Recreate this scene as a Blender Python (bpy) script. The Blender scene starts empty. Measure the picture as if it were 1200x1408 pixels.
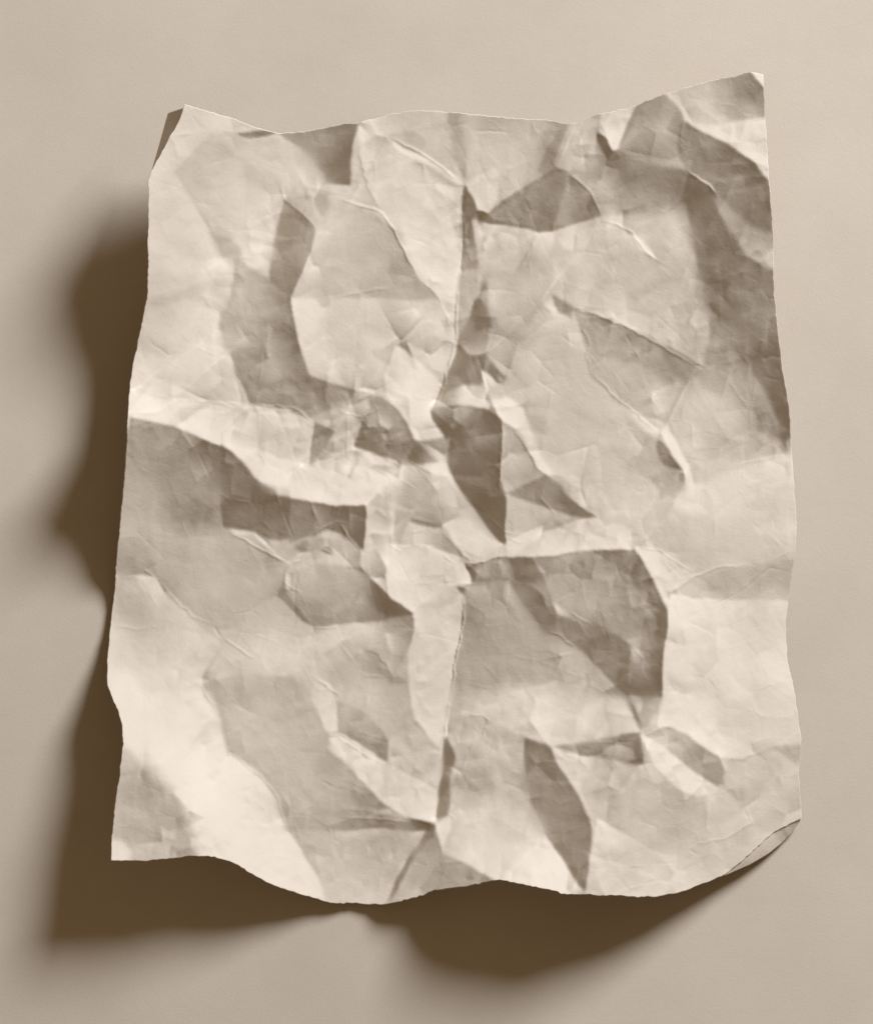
# Crumpled sheet of paper on a beige table top, lit by one soft lamp from the upper right.
import bpy, math
import numpy as np

S = 0.00024                     # metres per photograph pixel (the sheet is about 22 cm wide)
CX, CY = 600.0, 704.0
def world(px, py, pz=0.0):
    return ((px - CX) * S, (CY - py) * S, pz * S)

scene = bpy.context.scene
col = scene.collection

# ------------------------------------------------------------------ camera
cam_d = bpy.data.cameras.new('camera')
cam = bpy.data.objects.new('camera', cam_d)
col.objects.link(cam)
CAM_H = 4.0
cam.location = (0, 0, CAM_H)
cam_d.sensor_fit = 'VERTICAL'
cam_d.sensor_height = 24
cam_d.lens = 24 * CAM_H / (1408 * S)
cam_d.clip_start = 0.1
cam_d.clip_end = 100
scene.camera = cam

# ------------------------------------------------------------------ light
AZ, EL, LD = math.radians(51), math.radians(33), 8500.0      # towards the lamp: bearing, height, distance (px)
LAMP = np.array([CX + LD * math.cos(EL) * math.cos(AZ), -(CY - LD * math.cos(EL) * math.sin(AZ)), LD * math.sin(EL)])  # y up
ld = bpy.data.lights.new('softbox', 'AREA')
ld.shape = 'DISK'
ld.size = 0.74
ld.energy = 64.5
ld.color = (1.0, 1.03, 1.10)
lamp = bpy.data.objects.new('softbox', ld)
col.objects.link(lamp)
lamp.location = ((LAMP[0] - CX) * S, (LAMP[1] + CY) * S, LAMP[2] * S)
from mathutils import Vector
lamp.rotation_euler = (-Vector(lamp.location)).to_track_quat('-Z', 'Y').to_euler()

w = bpy.data.worlds.new('World')
scene.world = w
w.use_nodes = True
bg = w.node_tree.nodes['Background']
bg.inputs['Color'].default_value = (1.0, 0.69, 0.39, 1)
bg.inputs['Strength'].default_value = 0.20
vs = scene.view_settings
vs.view_transform = 'Standard'
vs.look = 'None'
vs.exposure = 0.0
vs.gamma = 1.0

# ------------------------------------------------------------------ traced facets of the sheet
# FACETS: tile | tone | outline          (zoomed tile coordinates: px = ox + x/3.636)
FACETS = '''
1|212|430 205 650 272 660 340 560 345 500 400 430 470 370 540 460 690 530 820 650 1010 660 1060 245 1091 240 590 255 550 400 280
1|430 440 196 600 400 193 560 680 204 520 560 199 640 600 200 760 900 204 760 1040 203 620 800 194 720 700 198 840 760 195|500 400 640 350 780 480 900 640 930 670 880 850 830 1091 700 1091 720 980 680 890 650 1000 530 820 460 690 370 540
1|184|690 480 780 490 860 580 900 650 800 640 720 560|8
1|181|530 830 660 880 700 940 680 1010 660 1035 620 990 570 900|5
1|800 430 195 1000 500 195 1000 640 188 900 380 178|720 380 880 350 1070 430 1090 480 1050 560 1000 700 930 670 860 580 790 480
1|900 350 165 1080 420 158 1180 480 138 1180 560 130 1170 320 148|880 345 1110 310 1210 290 1210 590 1150 565 1090 480 1060 420 900 370|5
1|165|690 345 770 332 880 345 870 365 770 378 740 385|2
1|197|650 268 760 314 885 345 770 332 700 345 660 320|2
1|178|930 670 1050 560 1150 560 1200 600 1165 690 1085 830 1050 790|4
1|188|1085 830 1165 690 1240 680 1240 1091 960 1091 1020 960
1|900 1000 143 1000 800 146 880 1120 136 950 720 150|920 680 985 730 1045 800 1070 845 1020 960 965 1091 930 1150 930 1190 890 1170 850 1110 840 1060 850 960 880 840|4
2|200 300 192 500 400 191 400 250 188|130 292 390 224 565 236 600 450 640 580 500 500 380 425 270 360
2|172|560 236 625 238 670 400 650 580 610 480|5
2|790 260 178 1100 330 170 740 430 193 900 560 194 660 260 182 1000 440 186|620 236 790 256 1180 292 1080 400 1000 540 880 640 800 700 820 540 790 515 680 570 650 590 670 450
2|300 500 206 200 450 208 500 750 209 500 950 215 300 680 205 600 700 209 250 400 203|120 310 200 380 440 510 580 610 640 610 640 800 635 960 630 1091 430 1091 370 1000 310 840 240 740 200 680 150 560 125 430
2|216|270 370 400 435 520 510 630 580 640 600 520 560 440 490 330 420|3
2|184|400 480 530 545 620 603 580 612 480 570|6
2|90 300 140 60 590 116 0 400 136 40 480 128|-30 300 120 295 90 420 60 500 70 602 -30 580|4
2|190|120 310 125 430 150 560 75 600 60 560 90 420|4
2|192|75 600 150 560 200 690 230 745 140 715 10 670|4
2|197|-10 590 70 600 10 670 -10 690|3
2|180 760 184 50 800 192 100 950 190 350 1050 183 200 1050 188|10 680 120 720 240 770 300 840 370 1000 430 1091 -100 1091 -60 850
2|217|10 668 140 710 240 748 310 835 250 790 120 725|2
2|150|650 600 700 660 715 740 695 770 670 790 645 720 640 650|2
2|720 620 200 790 560 203 780 690 212|650 590 790 515 820 540 820 650 775 745 720 715 700 680
2|850 750 148 950 650 152 1100 600 146 1060 780 141 1020 680 152|775 745 830 690 1010 580 1070 540 1165 545 1100 690 1085 820 1030 835 860 800 790 785|4
2|105|718 728 750 742 795 782 860 800 780 797 735 765|2
2|730 830 203 850 900 188 800 1040 188 930 900 190|700 770 790 797 1010 840 960 960 900 1050 860 1091 720 1091 705 950
2|166|640 790 700 780 710 950 715 1060 720 1120 630 1120|4
2|166|1005 860 980 960 940 1050 900 1101 950 1101 985 1000|4
2|205|1010 850 1200 810 1240 800 1240 880 1080 890 1060 920 1020 900|4
2|193|1080 890 1240 880 1240 1100 940 1100 985 1000
2|184|1165 545 1200 540 1200 810 1085 820 1110 680
2|150|1080 410 1130 350 1180 300 1150 400 1110 490 1090 500 1050 530 1000 560 1050 480|4
2|185|1110 490 1190 310 1215 300 1230 540 1100 520|4
3|150|-10 545 40 575 110 640 135 720 165 760 0 800 -60 810 -60 700|3
3|60 330 186 150 290 165 100 400 180|15 305 160 250 145 350 130 440 20 520
3|240 260 200 230 400 218 300 240 203|165 246 340 210 290 330 240 437 210 435 190 380 150 350|2
3|60 460 190 140 600 193 300 700 188 200 680 194 420 715 178|0 520 20 400 140 380 160 440 210 540 300 640 420 690 520 700 460 740 300 740 180 760 135 720 110 640 30 570|4
3|400 240 163 460 350 176 500 480 172 330 420 165 560 330 160 560 500 165|330 210 470 155 550 220 580 280 545 400 560 480 590 540 500 545 400 510 310 470 245 440 290 330|3
3|300 520 143 420 580 134 520 640 128 570 600 142 260 560 138|225 450 310 470 400 510 500 545 600 550 630 640 590 695 540 685 420 690 330 640 250 580 210 510|8
3|115|145 355 190 390 215 435 240 440 235 480 270 570 200 500 160 430|3
3|600 200 188 680 180 197 850 130 160 930 160 160 880 250 182 750 280 196 780 180 176|470 155 650 100 900 46 970 130 980 300 900 310 720 310 590 280 550 220|3
3|226|893 48 975 60 970 132|2
3|650 310 200 800 350 212 950 400 205 960 480 230 850 420 214|570 268 720 305 980 290 997 522 930 490 880 472 800 412 700 362 600 305|4
3|195|930 500 995 525 995 610 960 580|3
3|650 420 160 850 540 146 700 540 154 600 400 150 900 500 148 800 470 156|580 280 700 362 800 415 890 480 935 520 950 570 1000 610 840 640 740 660 700 610 600 540 560 470 545 400|3
3|660 660 134 620 800 126 700 900 128 850 1000 130 680 1060 128 800 880 132|600 550 700 620 740 670 720 700 830 840 970 1030 1025 1040 1030 1100 640 1100 620 900 590 690 625 640|6
3|900 700 158 950 800 150 850 680 162 1000 850 160|720 630 1000 605 1005 700 1022 850 1017 960 970 1030 900 950 820 830 720 700 740 660|5
3|174|720 690 830 770 900 860 970 960 1010 900 1015 990 970 1035 890 930 810 830|12
3|210|598 540 690 588 722 618 745 662 705 618|2
3|40 880 192 200 1000 199 400 800 188 520 800 186 590 950 172 450 1050 190 560 740 190 100 820 200 590 1080 165|0 800 180 770 300 745 460 740 540 700 580 698 600 800 620 950 635 1091 0 1091|4
3|174|350 840 400 880 460 950 490 990 440 960 380 900|4
3|213|325 845 360 900 420 970 480 1003 415 988 355 922|2
4|300 60 206 300 130 198 500 120 203 400 230 203 560 200 208 250 500 205 500 500 201 660 550 204 300 560 200|238 0 660 0 600 240 610 340 660 440 720 560 740 640 145 600 145 560 160 440 210 200
4|187|190 300 270 320 385 388 340 415 250 400 175 410|7
4|214|143 590 400 622 740 645 620 770 600 850 400 770 160 708 135 800
4|730 80 173 760 170 172 700 270 160 800 300 162 950 380 146 720 460 160 900 440 152 880 250 160 850 530 158|660 0 840 0 890 120 940 150 960 260 1000 380 1035 490 940 510 800 590 745 640 720 560 650 430 610 340 600 260 630 120|4
4|138|832 0 975 0 940 90 935 150 900 125 850 60|8
4|190|980 0 1240 0 1240 120 945 105|5
4|1000 170 213 1030 420 203 1150 300 204 1150 450 200|940 130 1060 180 1240 200 1240 530 1100 500 1040 490 1000 370 960 250
4|1050 560 153 950 610 158 1100 640 146 850 600 165 1170 650 146|1040 492 1110 520 1200 540 1220 650 1180 672 960 662 750 640 900 540|4
4|177|1105 530 1210 545 1200 640 1140 620|6
4|700 760 213 850 750 202 950 800 197 900 880 200 660 840 210|745 645 960 665 1060 730 1055 850 1030 940 800 880 610 850 640 770
4|158|1065 738 1150 778 1165 800 1100 870 1043 948 1055 850|2
4|186|980 680 1180 670 1240 690 1240 790 1150 800 1060 735|4
4|187|1040 950 1100 880 1150 830 1240 800 1240 890|3
4|216|610 855 800 885 1030 948 1060 952 1240 900 1240 1100 870 1100 650 890
4|170 730 172 560 900 142 300 960 151 180 1000 163 350 820 158 450 1000 152 150 1080 166|162 708 400 770 610 858 600 1000 600 1100 105 1100 135 820
4|136|610 858 650 890 875 1101 600 1101|4
5|250 60 180 100 120 196 100 300 191 230 340 207 50 420 198 400 120 188 450 250 194|-20 -20 400 0 520 110 560 250 600 300 420 300 310 350 250 470 260 570 160 570 -20 520
5|219|395 -20 635 -20 622 60 610 140 520 112|3
5|204|520 115 620 150 605 310 560 250|3
5|360 330 182 450 320 180 560 400 203 450 420 186|310 350 420 300 600 310 600 380 540 530 430 450|3
5|310 400 226 300 520 222 450 600 218 480 780 206 400 750 214|310 355 430 450 540 545 490 670 500 710 590 800 450 845 400 810 370 740 340 680 270 600 250 480|2
5|185|630 -20 760 -20 700 150 630 295 615 160|3
5|650 350 148 600 500 143 720 300 156 680 450 146 640 260 160|615 300 690 200 720 120 780 220 760 330 735 460 720 560 650 540 560 620 500 660 550 540 600 400|3
5|136|690 195 715 125 775 205 780 235 700 225|4
5|160|735 40 760 20 775 60 740 90|4
5|182|500 660 560 610 650 540 740 545 780 640 770 680 690 660 600 645|5
5|850 60 186 840 200 178 820 350 178 800 100 190 950 100 176 900 300 174|760 -20 1085 -20 1050 110 960 260 900 370 840 510 780 420 760 350 785 230|4
5|168|1035 -20 1085 -20 1050 110 980 220 930 310 840 510 820 470 900 330 1000 150|5
5|150|780 420 820 430 845 510 810 540 750 485|4
5|203|730 470 800 540 835 570 780 620 750 570|3
5|1080 150 205 1100 420 191 1000 560 196 1100 800 193 900 480 190 1180 600 190|1070 90 1110 140 1180 210 1240 230 1240 1000 1050 990 1010 900 940 800 870 740 845 700 840 620 830 540 900 380 980 220
5|800 660 220 900 690 214 1020 900 212 960 780 208|780 620 830 590 930 640 945 690 1000 790 1045 920 1085 985 1030 985 1000 900 930 790 870 740 830 715|4
5|700 690 142 540 710 152 640 810 128 750 900 150 800 850 138 600 940 122 690 1060 124 760 1030 138|490 680 600 648 700 660 840 720 830 850 822 1100 640 1100 580 930 590 800 540 760|3
5|900 850 178 920 980 178 860 1000 172 1060 1030 152 1100 1070 145|840 730 870 750 940 820 1000 920 1010 980 1050 1000 1135 1060 1160 1100 820 1100 830 850|3
5|108|484 672 525 715 593 800 570 785 500 715|2
5|175|450 850 590 805 580 930 530 920|3
5|156|-30 535 170 590 175 640 30 680 -30 670|4
5|179|170 590 260 640 160 710 40 680 170 640|4
5|300 760 168 220 700 158 350 800 165 200 800 156|160 690 260 640 310 660 360 740 395 812 320 840 200 850 160 780|3
5|185|-20 810 100 800 130 715 60 715 -20 760|4
5|148|130 710 170 770 240 850 240 915 100 860|3
5|154|240 912 290 850 400 820 530 920 360 955 300 930|3
5|208|-20 910 100 860 240 915 300 930 190 1100 -20 1100|3
5|219|190 1100 310 945 332 1000 332 1100|2
5|193|330 960 480 950 490 1100 330 1100|4
5|202|490 950 570 930 645 1100 490 1100|4
6|100 60 188 250 80 183 500 200 193 300 200 193 640 100 172 620 350 184 450 300 190|-20 -20 610 -20 680 200 700 300 655 455 540 390 400 310 260 240 110 180 -10 160|4
6|720 280 150 720 430 166 820 500 166 660 560 180 880 600 160 700 750 197 950 800 190 650 900 206 800 950 204 980 720 165 1060 850 180|700 200 780 260 900 400 1000 650 1090 870 1115 890 900 930 780 990 620 1060 590 900 500 780 560 640 630 490 690 450|6
6|680 60 130 950 100 160 950 300 152 1000 480 126 1060 700 112 1090 850 124 800 180 132 850 280 128|640 -20 1025 -20 1035 200 1065 430 1105 650 1115 870 1060 800 1000 650 900 400 780 260 690 100|16
6|330 310 160 520 455 158 300 450 182 400 600 187 120 430 179 150 240 172 550 540 176|20 160 110 190 270 245 400 320 640 455 590 540 500 710 350 690 200 590 110 480 90 400 110 350|3
6|191|-20 170 20 160 110 350 90 420 110 490 230 600 -20 600
6|60 700 193 100 850 197 300 900 184 250 720 193 400 950 186 200 1040 196|-20 610 230 620 300 670 450 790 440 850 480 950 550 990 520 1100 -20 1100
6|216|275 655 350 690 450 768 442 803 375 762|4
6|160|450 810 500 870 582 990 530 960 480 950 440 860|4
6|202|500 720 590 540 565 640 500 745|4
6|166|550 1000 580 1000 587 1085 515 1085|4
6|212|620 1060 780 990 900 930 1115 890 1135 1100 620 1100|6
6|234|458 772 488 740 560 860 603 960 615 1100 588 1100 580 990 520 880|3
7|200 80 167 430 120 146 150 230 176 540 60 154 300 300 176 500 350 178 700 400 181 800 350 175 600 500 179 450 450 181 150 370 172 600 250 172|112 -10 600 -10 605 200 650 215 780 320 940 390 920 430 880 550 800 600 650 640 560 690 330 520 260 440 210 410 70 410 90 200
7|146|300 -10 400 80 480 85 600 200 560 195 450 125 350 95|10
7|161|86 285 140 320 212 412 68 412|5
7|700 100 136 900 200 145 1100 130 150 850 100 136|600 -10 820 -10 880 45 1000 60 1215 95 1190 170 1050 240 930 260 850 265 720 230 620 210|3
7|182|830 270 1000 255 1060 270 1000 360 950 385|4
7|196|640 213 800 270 905 350 945 382 830 330 740 290|3
7|155|790 322 940 392 840 372|4
7|178|1060 265 1120 190 1215 160 1215 400 1000 365|4
7|130|1125 205 1190 178 1215 185 1200 215|3
7|150|1080 255 1130 265 1145 325 1100 300|3
7|152|1030 262 1060 258 1050 285|3
7|197|920 400 1010 370 1000 535 940 520 920 480|4
7|181|1000 370 1215 400 1215 470 1010 540|4
7|150|900 460 925 512 1000 545 1050 640 1048 700 960 620 880 555|3
7|166|1000 540 1215 470 1215 690 1060 690 1040 620|4
7|120 500 199 270 540 195 200 620 191 100 850 205 300 830 196 100 980 220 350 950 210 450 1050 216 400 720 193|65 430 260 445 330 560 440 640 600 770 540 900 500 960 540 1100 60 1100 20 970 35 700
7|700 720 190 900 700 185 850 830 198 600 850 184 1000 850 194 540 930 176|440 640 560 690 650 640 800 600 880 560 1040 700 1070 800 1060 940 870 950 700 970 560 970 500 960 560 860 610 780
7|182|560 970 870 945 1000 990 1060 1100 540 1100 505 1000
7|1100 800 180 1180 800 190 1120 900 183|1050 700 1215 690 1215 900 1070 940
7|184|1070 945 1215 900 1215 1100 1190 1091
8|213|-20 -10 190 -10 160 92 -20 95|3
8|60 130 152 130 220 136 120 150 148|-30 95 140 95 160 110 160 312 90 270 20 180 -30 165|2
8|206|160 110 190 40 250 0 335 0 300 120 270 270 160 312|3
8|192|175 85 240 0 325 0 300 108 240 145|4
8|360 170 180 520 240 170 430 260 200 580 300 168 350 250 190|308 118 470 130 540 190 632 335 620 372 480 290 270 285|3
8|190|332 -10 470 -10 440 60 470 130 310 115|3
8|204|470 -10 630 -10 700 150 842 292 760 372 680 377 630 320 550 180 450 80|3
8|700 60 128 760 120 132 830 240 114 800 60 138|632 -10 842 -10 842 140 852 284 770 210 695 120|4
8|1000 100 182 900 180 178 1050 40 168|850 40 1060 -10 1215 130 1030 200 860 270|3
8|148|1060 -10 1120 -10 1225 80 1225 140 1105 50|4
8|1000 280 208 1150 250 206 900 320 203|860 262 1030 200 1225 155 1225 322 1000 345 870 342|3
8|192|640 380 850 300 862 340 750 377|3
8|180 340 213 420 430 205 300 520 205 480 500 200 520 400 200|150 305 270 280 480 295 620 380 600 490 530 570 400 622 270 560 210 490 135 390|3
8|216|600 380 652 390 690 450 682 480 600 492|2
8|162|600 494 652 500 652 535 630 522|2
8|0 350 178 60 290 180 100 480 168 200 570 154 330 622 138 50 620 160 30 420 172|-30 180 20 195 140 310 130 390 210 490 270 560 387 632 300 652 -30 682|2
8|191|-30 690 80 690 180 740 220 780 160 810 -30 900|4
8|300 700 166 360 700 172 330 680 158|230 660 385 640 390 700 310 765 240 745|4
8|60 900 172 250 900 166 150 1000 180 300 1040 180|-30 850 180 810 300 950 362 1100 -30 1100|4
8|181|200 780 260 742 350 760 395 700 365 1100 320 1000 280 900|4
8|450 700 206 590 600 196 450 850 200 420 1020 204 560 850 206|390 640 540 570 652 530 642 680 602 860 572 1100 362 1100 372 900|3
8|680 510 180 760 600 168 720 700 156 1000 800 166 900 900 166 1050 940 172 750 800 160 700 950 168 850 560 163|652 530 690 470 770 470 870 480 940 560 1060 730 1225 810 1225 960 950 1000 700 1100 578 1100 612 850|3
8|160|700 382 860 345 880 480 720 482 690 460|4
8|108|655 387 705 445 692 474 668 430|2
8|950 420 145 1000 600 138 1070 680 142|872 350 990 350 1050 500 1080 590 1112 640 1112 722 1060 732 960 600 880 480|5
8|163|990 345 1225 325 1225 580 1090 580 1040 450|3
8|180|1088 580 1225 605 1225 665 1120 640|3
8|160|1112 640 1225 665 1225 800 1112 722|4
9|200 120 197 200 200 203 40 240 210 150 190 190 480 40 188 400 200 196 60 30 192|-20 -10 570 -10 590 60 420 230 360 300 200 295 -20 318
9|142|-20 50 60 90 140 158 -20 172|3
9|600 20 226 800 100 209 1000 200 207 700 220 197 600 320 190 950 310 196 500 250 195 1120 100 209 700 60 214|580 -10 1140 -10 1150 300 1140 360 900 390 700 400 560 370 420 300 480 170
9|360 325 220 480 420 206 560 450 203 480 520 214|335 298 440 310 540 370 640 440 510 525 502 610 440 500 360 350|2
9|200 320 150 100 500 168 60 400 164 300 330 152|-20 330 130 300 325 308 360 345 240 480 110 680 80 650 -20 605|2
9|330 400 155 350 550 165 470 680 143 370 800 166 440 900 138 400 1020 158 200 640 160|360 345 430 500 490 620 497 710 482 800 455 1050 380 1050 310 780 200 720 110 680 240 480|3
9|150 780 142 280 950 132 250 840 138 60 700 146|-20 625 110 680 200 730 310 790 310 960 305 1035 200 940 80 830 -20 770|3
9|174|-20 780 100 850 240 1010 320 1052 300 1100 -20 1100|4
9|195|510 525 640 440 720 450 820 550 620 552|3
9|178|650 450 725 452 825 547 740 530|4
9|950 430 175 1000 540 190 850 460 182 1100 400 176|740 420 900 390 1145 355 1135 450 1110 560 960 550 830 550 780 470|5
9|560 580 229 700 750 216 1000 650 203 900 800 211 600 900 214 1050 900 218 900 1020 210 600 1050 215 660 965 203|505 528 620 558 830 558 1110 568 1095 690 1105 850 1150 1100 457 1100 482 800 500 700
10|150 60 223 250 150 229 400 100 222 500 150 212 400 350 230 600 600 231 800 800 227 600 400 222 700 350 226 1000 900 224 850 550 220|45 0 530 -20 600 90 640 270 800 390 870 480 930 660 1000 740 1110 930 1130 1045 870 950 700 850 550 795 480 790 430 600 330 430 230 350 105 250 105 180|6
10|120 280 196 200 400 174 280 450 176 200 600 190 370 600 178 390 720 178 250 720 192 130 650 186 80 600 196|110 235 230 345 330 430 430 600 490 795 240 815 55 815 50 700|8
10|216|45 700 110 700 155 760 130 810 45 815|4
10|600 40 188 700 120 181 800 300 178 1000 300 181 900 450 183 1000 600 175 1150 600 171 1100 750 182 1040 780 190 1150 950 191 1100 80 196 1000 150 186|540 -10 1150 -10 1215 150 1215 1045 1130 1045 1110 920 1000 740 930 660 870 480 800 390 640 270 600 90|7
10|172|1120 200 1215 200 1215 310 1150 235|8
11|200 80 190 130 170 174 220 250 168 60 100 180 300 60 188|-20 20 180 60 370 -10 390 120 330 120 260 220 245 335 130 270 10 150 -20 140|4
11|300 250 191 400 180 180 450 300 190 480 400 193|260 230 330 120 440 150 480 220 532 290 522 460 440 420 260 330|3
11|207|360 -10 570 -10 547 205 530 292 470 220 440 150 390 110|3
11|60 250 206 200 400 203 350 480 209 460 570 216 480 480 206|-10 175 130 270 260 340 440 420 522 470 507 632 410 600 300 560 230 480 110 390 -10 270|3
11|179|-20 280 110 390 230 480 300 560 410 600 410 660 200 640 -20 600|3
11|164|-20 570 150 580 300 592 412 622 412 672 250 640 -20 640|6
11|100 700 184 100 900 194 300 750 190 200 1000 193|-20 650 410 670 462 670 380 800 260 960 252 1045 -20 1045|3
11|138|400 610 500 640 492 662 420 662|3
11|540 300 132 580 350 152 560 500 152 530 480 138|547 205 570 200 622 330 610 430 570 590 505 622 525 430|3
11|181|572 -10 640 90 685 80 622 330 560 200|3
11|186|640 90 740 85 772 110 720 240 640 322 620 320|3
11|860 280 180 800 370 162 900 360 168 760 230 184|770 110 952 195 962 340 850 400 700 347 640 330|4
11|750 40 190 900 110 206 1000 60 200 1100 160 212 1150 30 193 980 150 213 700 -40 180 1100 -60 183|620 -20 900 -40 1225 -50 1225 232 1070 232 950 202 770 110 740 85 650 80|9
11|650 430 190 700 370 163 760 480 172 900 420 180 950 600 190 750 570 204 700 700 204 600 560 196 850 700 203 640 480 182|620 340 850 400 960 340 980 560 1040 680 830 840 680 790 530 760 560 600 600 430|4
11|1020 260 145 1020 450 150 1150 600 155 1070 330 158 1185 780 143 1100 500 160|950 198 1070 230 1110 350 1215 490 1215 860 1130 750 1050 670 980 540 960 340|4
11|196|1078 238 1225 280 1225 480 1120 360|3
11|213|1040 680 1130 760 1200 880 1225 985 1000 950 820 910 840 840|3
11|700 850 170 560 830 164 560 900 172 770 880 163|825 910 680 820 530 788 498 975 700 945|3
11|207|530 758 680 788 830 840 825 890 680 822 530 790|3
11|212|505 635 570 588 612 600 540 720 527 782 510 700|2
11|480 750 168 400 850 186 350 950 193 480 900 178|505 640 527 782 500 970 430 1005 258 1050 320 920 410 770|2
11|124|505 640 490 690 405 790 325 940 262 1036 300 945 380 800|3
12|200 100 198 100 50 192 150 180 206|-20 -10 290 -10 362 172 270 182 -20 218
12|184|300 -10 455 -10 370 172 340 60|3
12|152|285 5 330 60 362 172 315 80|4
12|300 300 146 150 230 162 60 270 160 320 210 162|-20 260 80 220 270 190 362 180 357 328 250 320 -20 290|3
12|100 380 192 230 400 172 150 500 182 40 330 194|-20 290 352 330 250 450 150 590 90 600 60 480 -20 390|5
12|40 560 140 80 800 142 20 750 150 60 900 150|-30 380 70 520 112 720 110 860 70 965 -30 840|4
12|186|90 600 150 590 132 700 110 850 105 640|3
12|170 650 210 250 720 200 200 800 204 350 880 206 700 850 193 300 760 193 550 900 195|135 610 300 680 480 800 640 800 850 850 540 990 440 1005 90 980 110 850|3
12|350 400 191 450 430 180 350 600 191 550 650 193 650 600 186 250 640 181|360 330 430 310 480 390 600 490 700 490 690 680 600 750 480 800 300 680 150 600 250 450|3
12|480 190 190 600 250 180 720 350 171|520 143 600 180 740 290 782 400 772 437 650 380 480 250 370 180 440 160|3
12|209|368 178 470 240 650 380 772 437 680 490 600 480 480 390 430 300|4
12|550 100 213 800 150 211 1000 200 204 680 230 216 900 60 211|450 -10 1155 -10 1185 240 1000 245 870 295 740 290 600 180 520 145 440 130|3
12|182|1000 245 1180 240 1165 360 1100 310|3
12|900 400 196 1050 500 200 850 350 200 1000 580 197|760 300 880 300 1000 250 1145 350 1185 560 1170 615 1000 650 920 600 880 480 780 430|3
12|185|790 440 880 455 872 492|4
12|204|700 500 780 450 850 520 920 620 780 700 700 660|3
12|640 730 207 800 750 194 950 680 195|600 750 780 700 920 620 1000 650 1180 600 900 790 760 870 480 800|4
14|560 330 192 640 400 190 520 290 190 700 400 184|470 262 595 250 700 320 760 395 700 470 620 462 540 370|3
14|620 255 162 700 262 158 760 285 150 820 360 126 785 385 138 850 230 138|590 240 680 232 760 210 862 206 835 300 828 412 765 392 705 330 640 278|4
14|146|455 254 520 242 598 246 560 260 500 268|1.5
14|205|455 250 470 225 598 244 520 238|1.5
14|193|165 800 440 718 400 770 170 832|4
14|800 520 191 850 700 186 1000 700 180 900 780 181 700 740 190 760 600 187 960 600 184|795 465 910 510 990 570 1050 720 1130 795 1000 812 640 797 680 680 730 570|5
14|680 850 209 800 900 197 950 870 190 900 950 208 750 1000 200 1100 870 201 720 1030 192|635 798 850 795 1000 805 1130 800 1170 820 1180 930 1080 930 990 950 940 1060 930 1110 720 1045 690 1035 655 920|3
14|480 760 179 470 900 170 560 820 165 600 790 150 640 900 158 675 1000 148 560 950 162 500 1080 168 560 1060 164|445 715 480 682 560 725 600 765 635 790 652 880 692 1042 620 1062 500 1142 440 1000 405 900 430 800|2
14|640 600 145 600 720 150 620 765 136 660 540 149|620 473 690 530 720 575 680 680 640 785 600 772 565 740 590 600|2
15|150 600 186 100 690 164 60 740 172 200 720 178 100 850 206 220 850 192 60 940 207 200 960 207 30 620 182|40 500 120 515 245 578 247 700 265 800 310 895 160 1028 0 962 0 700|3
15|213|310 895 380 985 432 1068 160 1035|3
15|400 680 192 560 680 174 480 760 182|330 615 480 650 605 662 470 832 432 832 400 740 350 670|2
15|290 640 148 300 750 147 380 850 141 420 950 146 410 1030 150 268 700 158|245 578 325 605 345 660 412 760 442 850 442 960 432 1068 380 985 310 900 265 800 250 700|2.5
15|450 620 164 590 645 146 500 592 165|325 605 400 594 560 570 614 560 608 662 480 650|2
15|600 720 192 700 780 182 600 850 191 780 860 186 500 820 177|605 665 640 650 690 720 790 760 830 800 820 890 700 930 600 900 475 830|2
15|500 880 210 600 960 196 520 1030 204 750 1000 200 950 920 195 650 1060 206 840 930 205|468 843 560 890 720 960 860 920 1000 850 1150 822 900 1020 720 1100 440 1085 455 950|2
15|700 570 188 800 640 179 860 690 170|640 545 715 538 790 590 862 635 887 690 867 737 780 680 700 610|1.5
15|209|618 563 700 610 780 680 867 737 820 762 740 732 660 670|2
15|207|848 415 1110 560 1000 600 860 560|3
15|204|690 380 845 412 760 432|3
15|150 490 197 300 500 207 450 520 203 280 560 211 550 540 203 400 440 184|80 470 250 425 400 435 540 455 600 540 560 570 400 594 330 602 250 572 120 512|6
15|138|575 300 582 442 500 380 440 300|2
15|620 380 152 670 400 141|582 370 692 250 677 440 590 440|2
15|203|830 790 880 745 930 790 970 850 880 900 832 880|2
15|187|885 735 950 745 945 775|2
16|80 90 164 200 60 175 350 100 181 500 150 178 560 80 166 300 200 181 190 150 170 450 60 174|40 -5 480 -5 612 92 590 130 570 195 500 225 440 290 370 300 240 200 160 130 36 122|2
16|480 280 184 600 300 188 520 380 201 640 390 203 420 420 190 600 240 178 380 370 187|400 340 440 290 500 225 570 200 680 290 690 330 690 440 590 450 400 460 340 470 350 420|2
16|400 520 176 550 480 174 600 560 178 500 640 183 660 640 185 650 760 187 740 730 168 800 830 176 650 880 177 880 870 166 580 800 186 450 600 184|338 480 400 462 520 455 620 470 690 465 680 520 730 640 760 660 730 690 780 740 835 792 940 890 760 897 640 940 600 905 540 800 500 740 415 702 385 590|2.5
16|760 320 197 850 320 196 950 310 168 980 360 171 720 380 184 820 390 190 990 280 158|690 300 800 290 900 280 1012 258 1022 330 960 440 900 370 880 362 760 420 695 452 690 380|2.5
16|171|880 362 920 400 990 470 1000 560 940 480|3
16|201|690 460 740 480 760 540 772 642 730 642 680 520|2
16|800 450 174 900 520 186 800 520 189|740 480 760 430 860 440 940 460 930 560 860 572 760 542|2
16|800 600 172 900 700 164 850 620 173|760 545 850 577 910 640 932 680 932 745 850 690 770 642|2
16|960 560 184 1000 640 178 930 610 182|930 480 990 480 1010 590 1060 660 1000 610 930 670 900 600|3
16|980 680 190 1050 740 194 1000 640 186|932 670 1000 602 1062 660 1106 700 1092 832 1000 782 932 747|2
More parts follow.
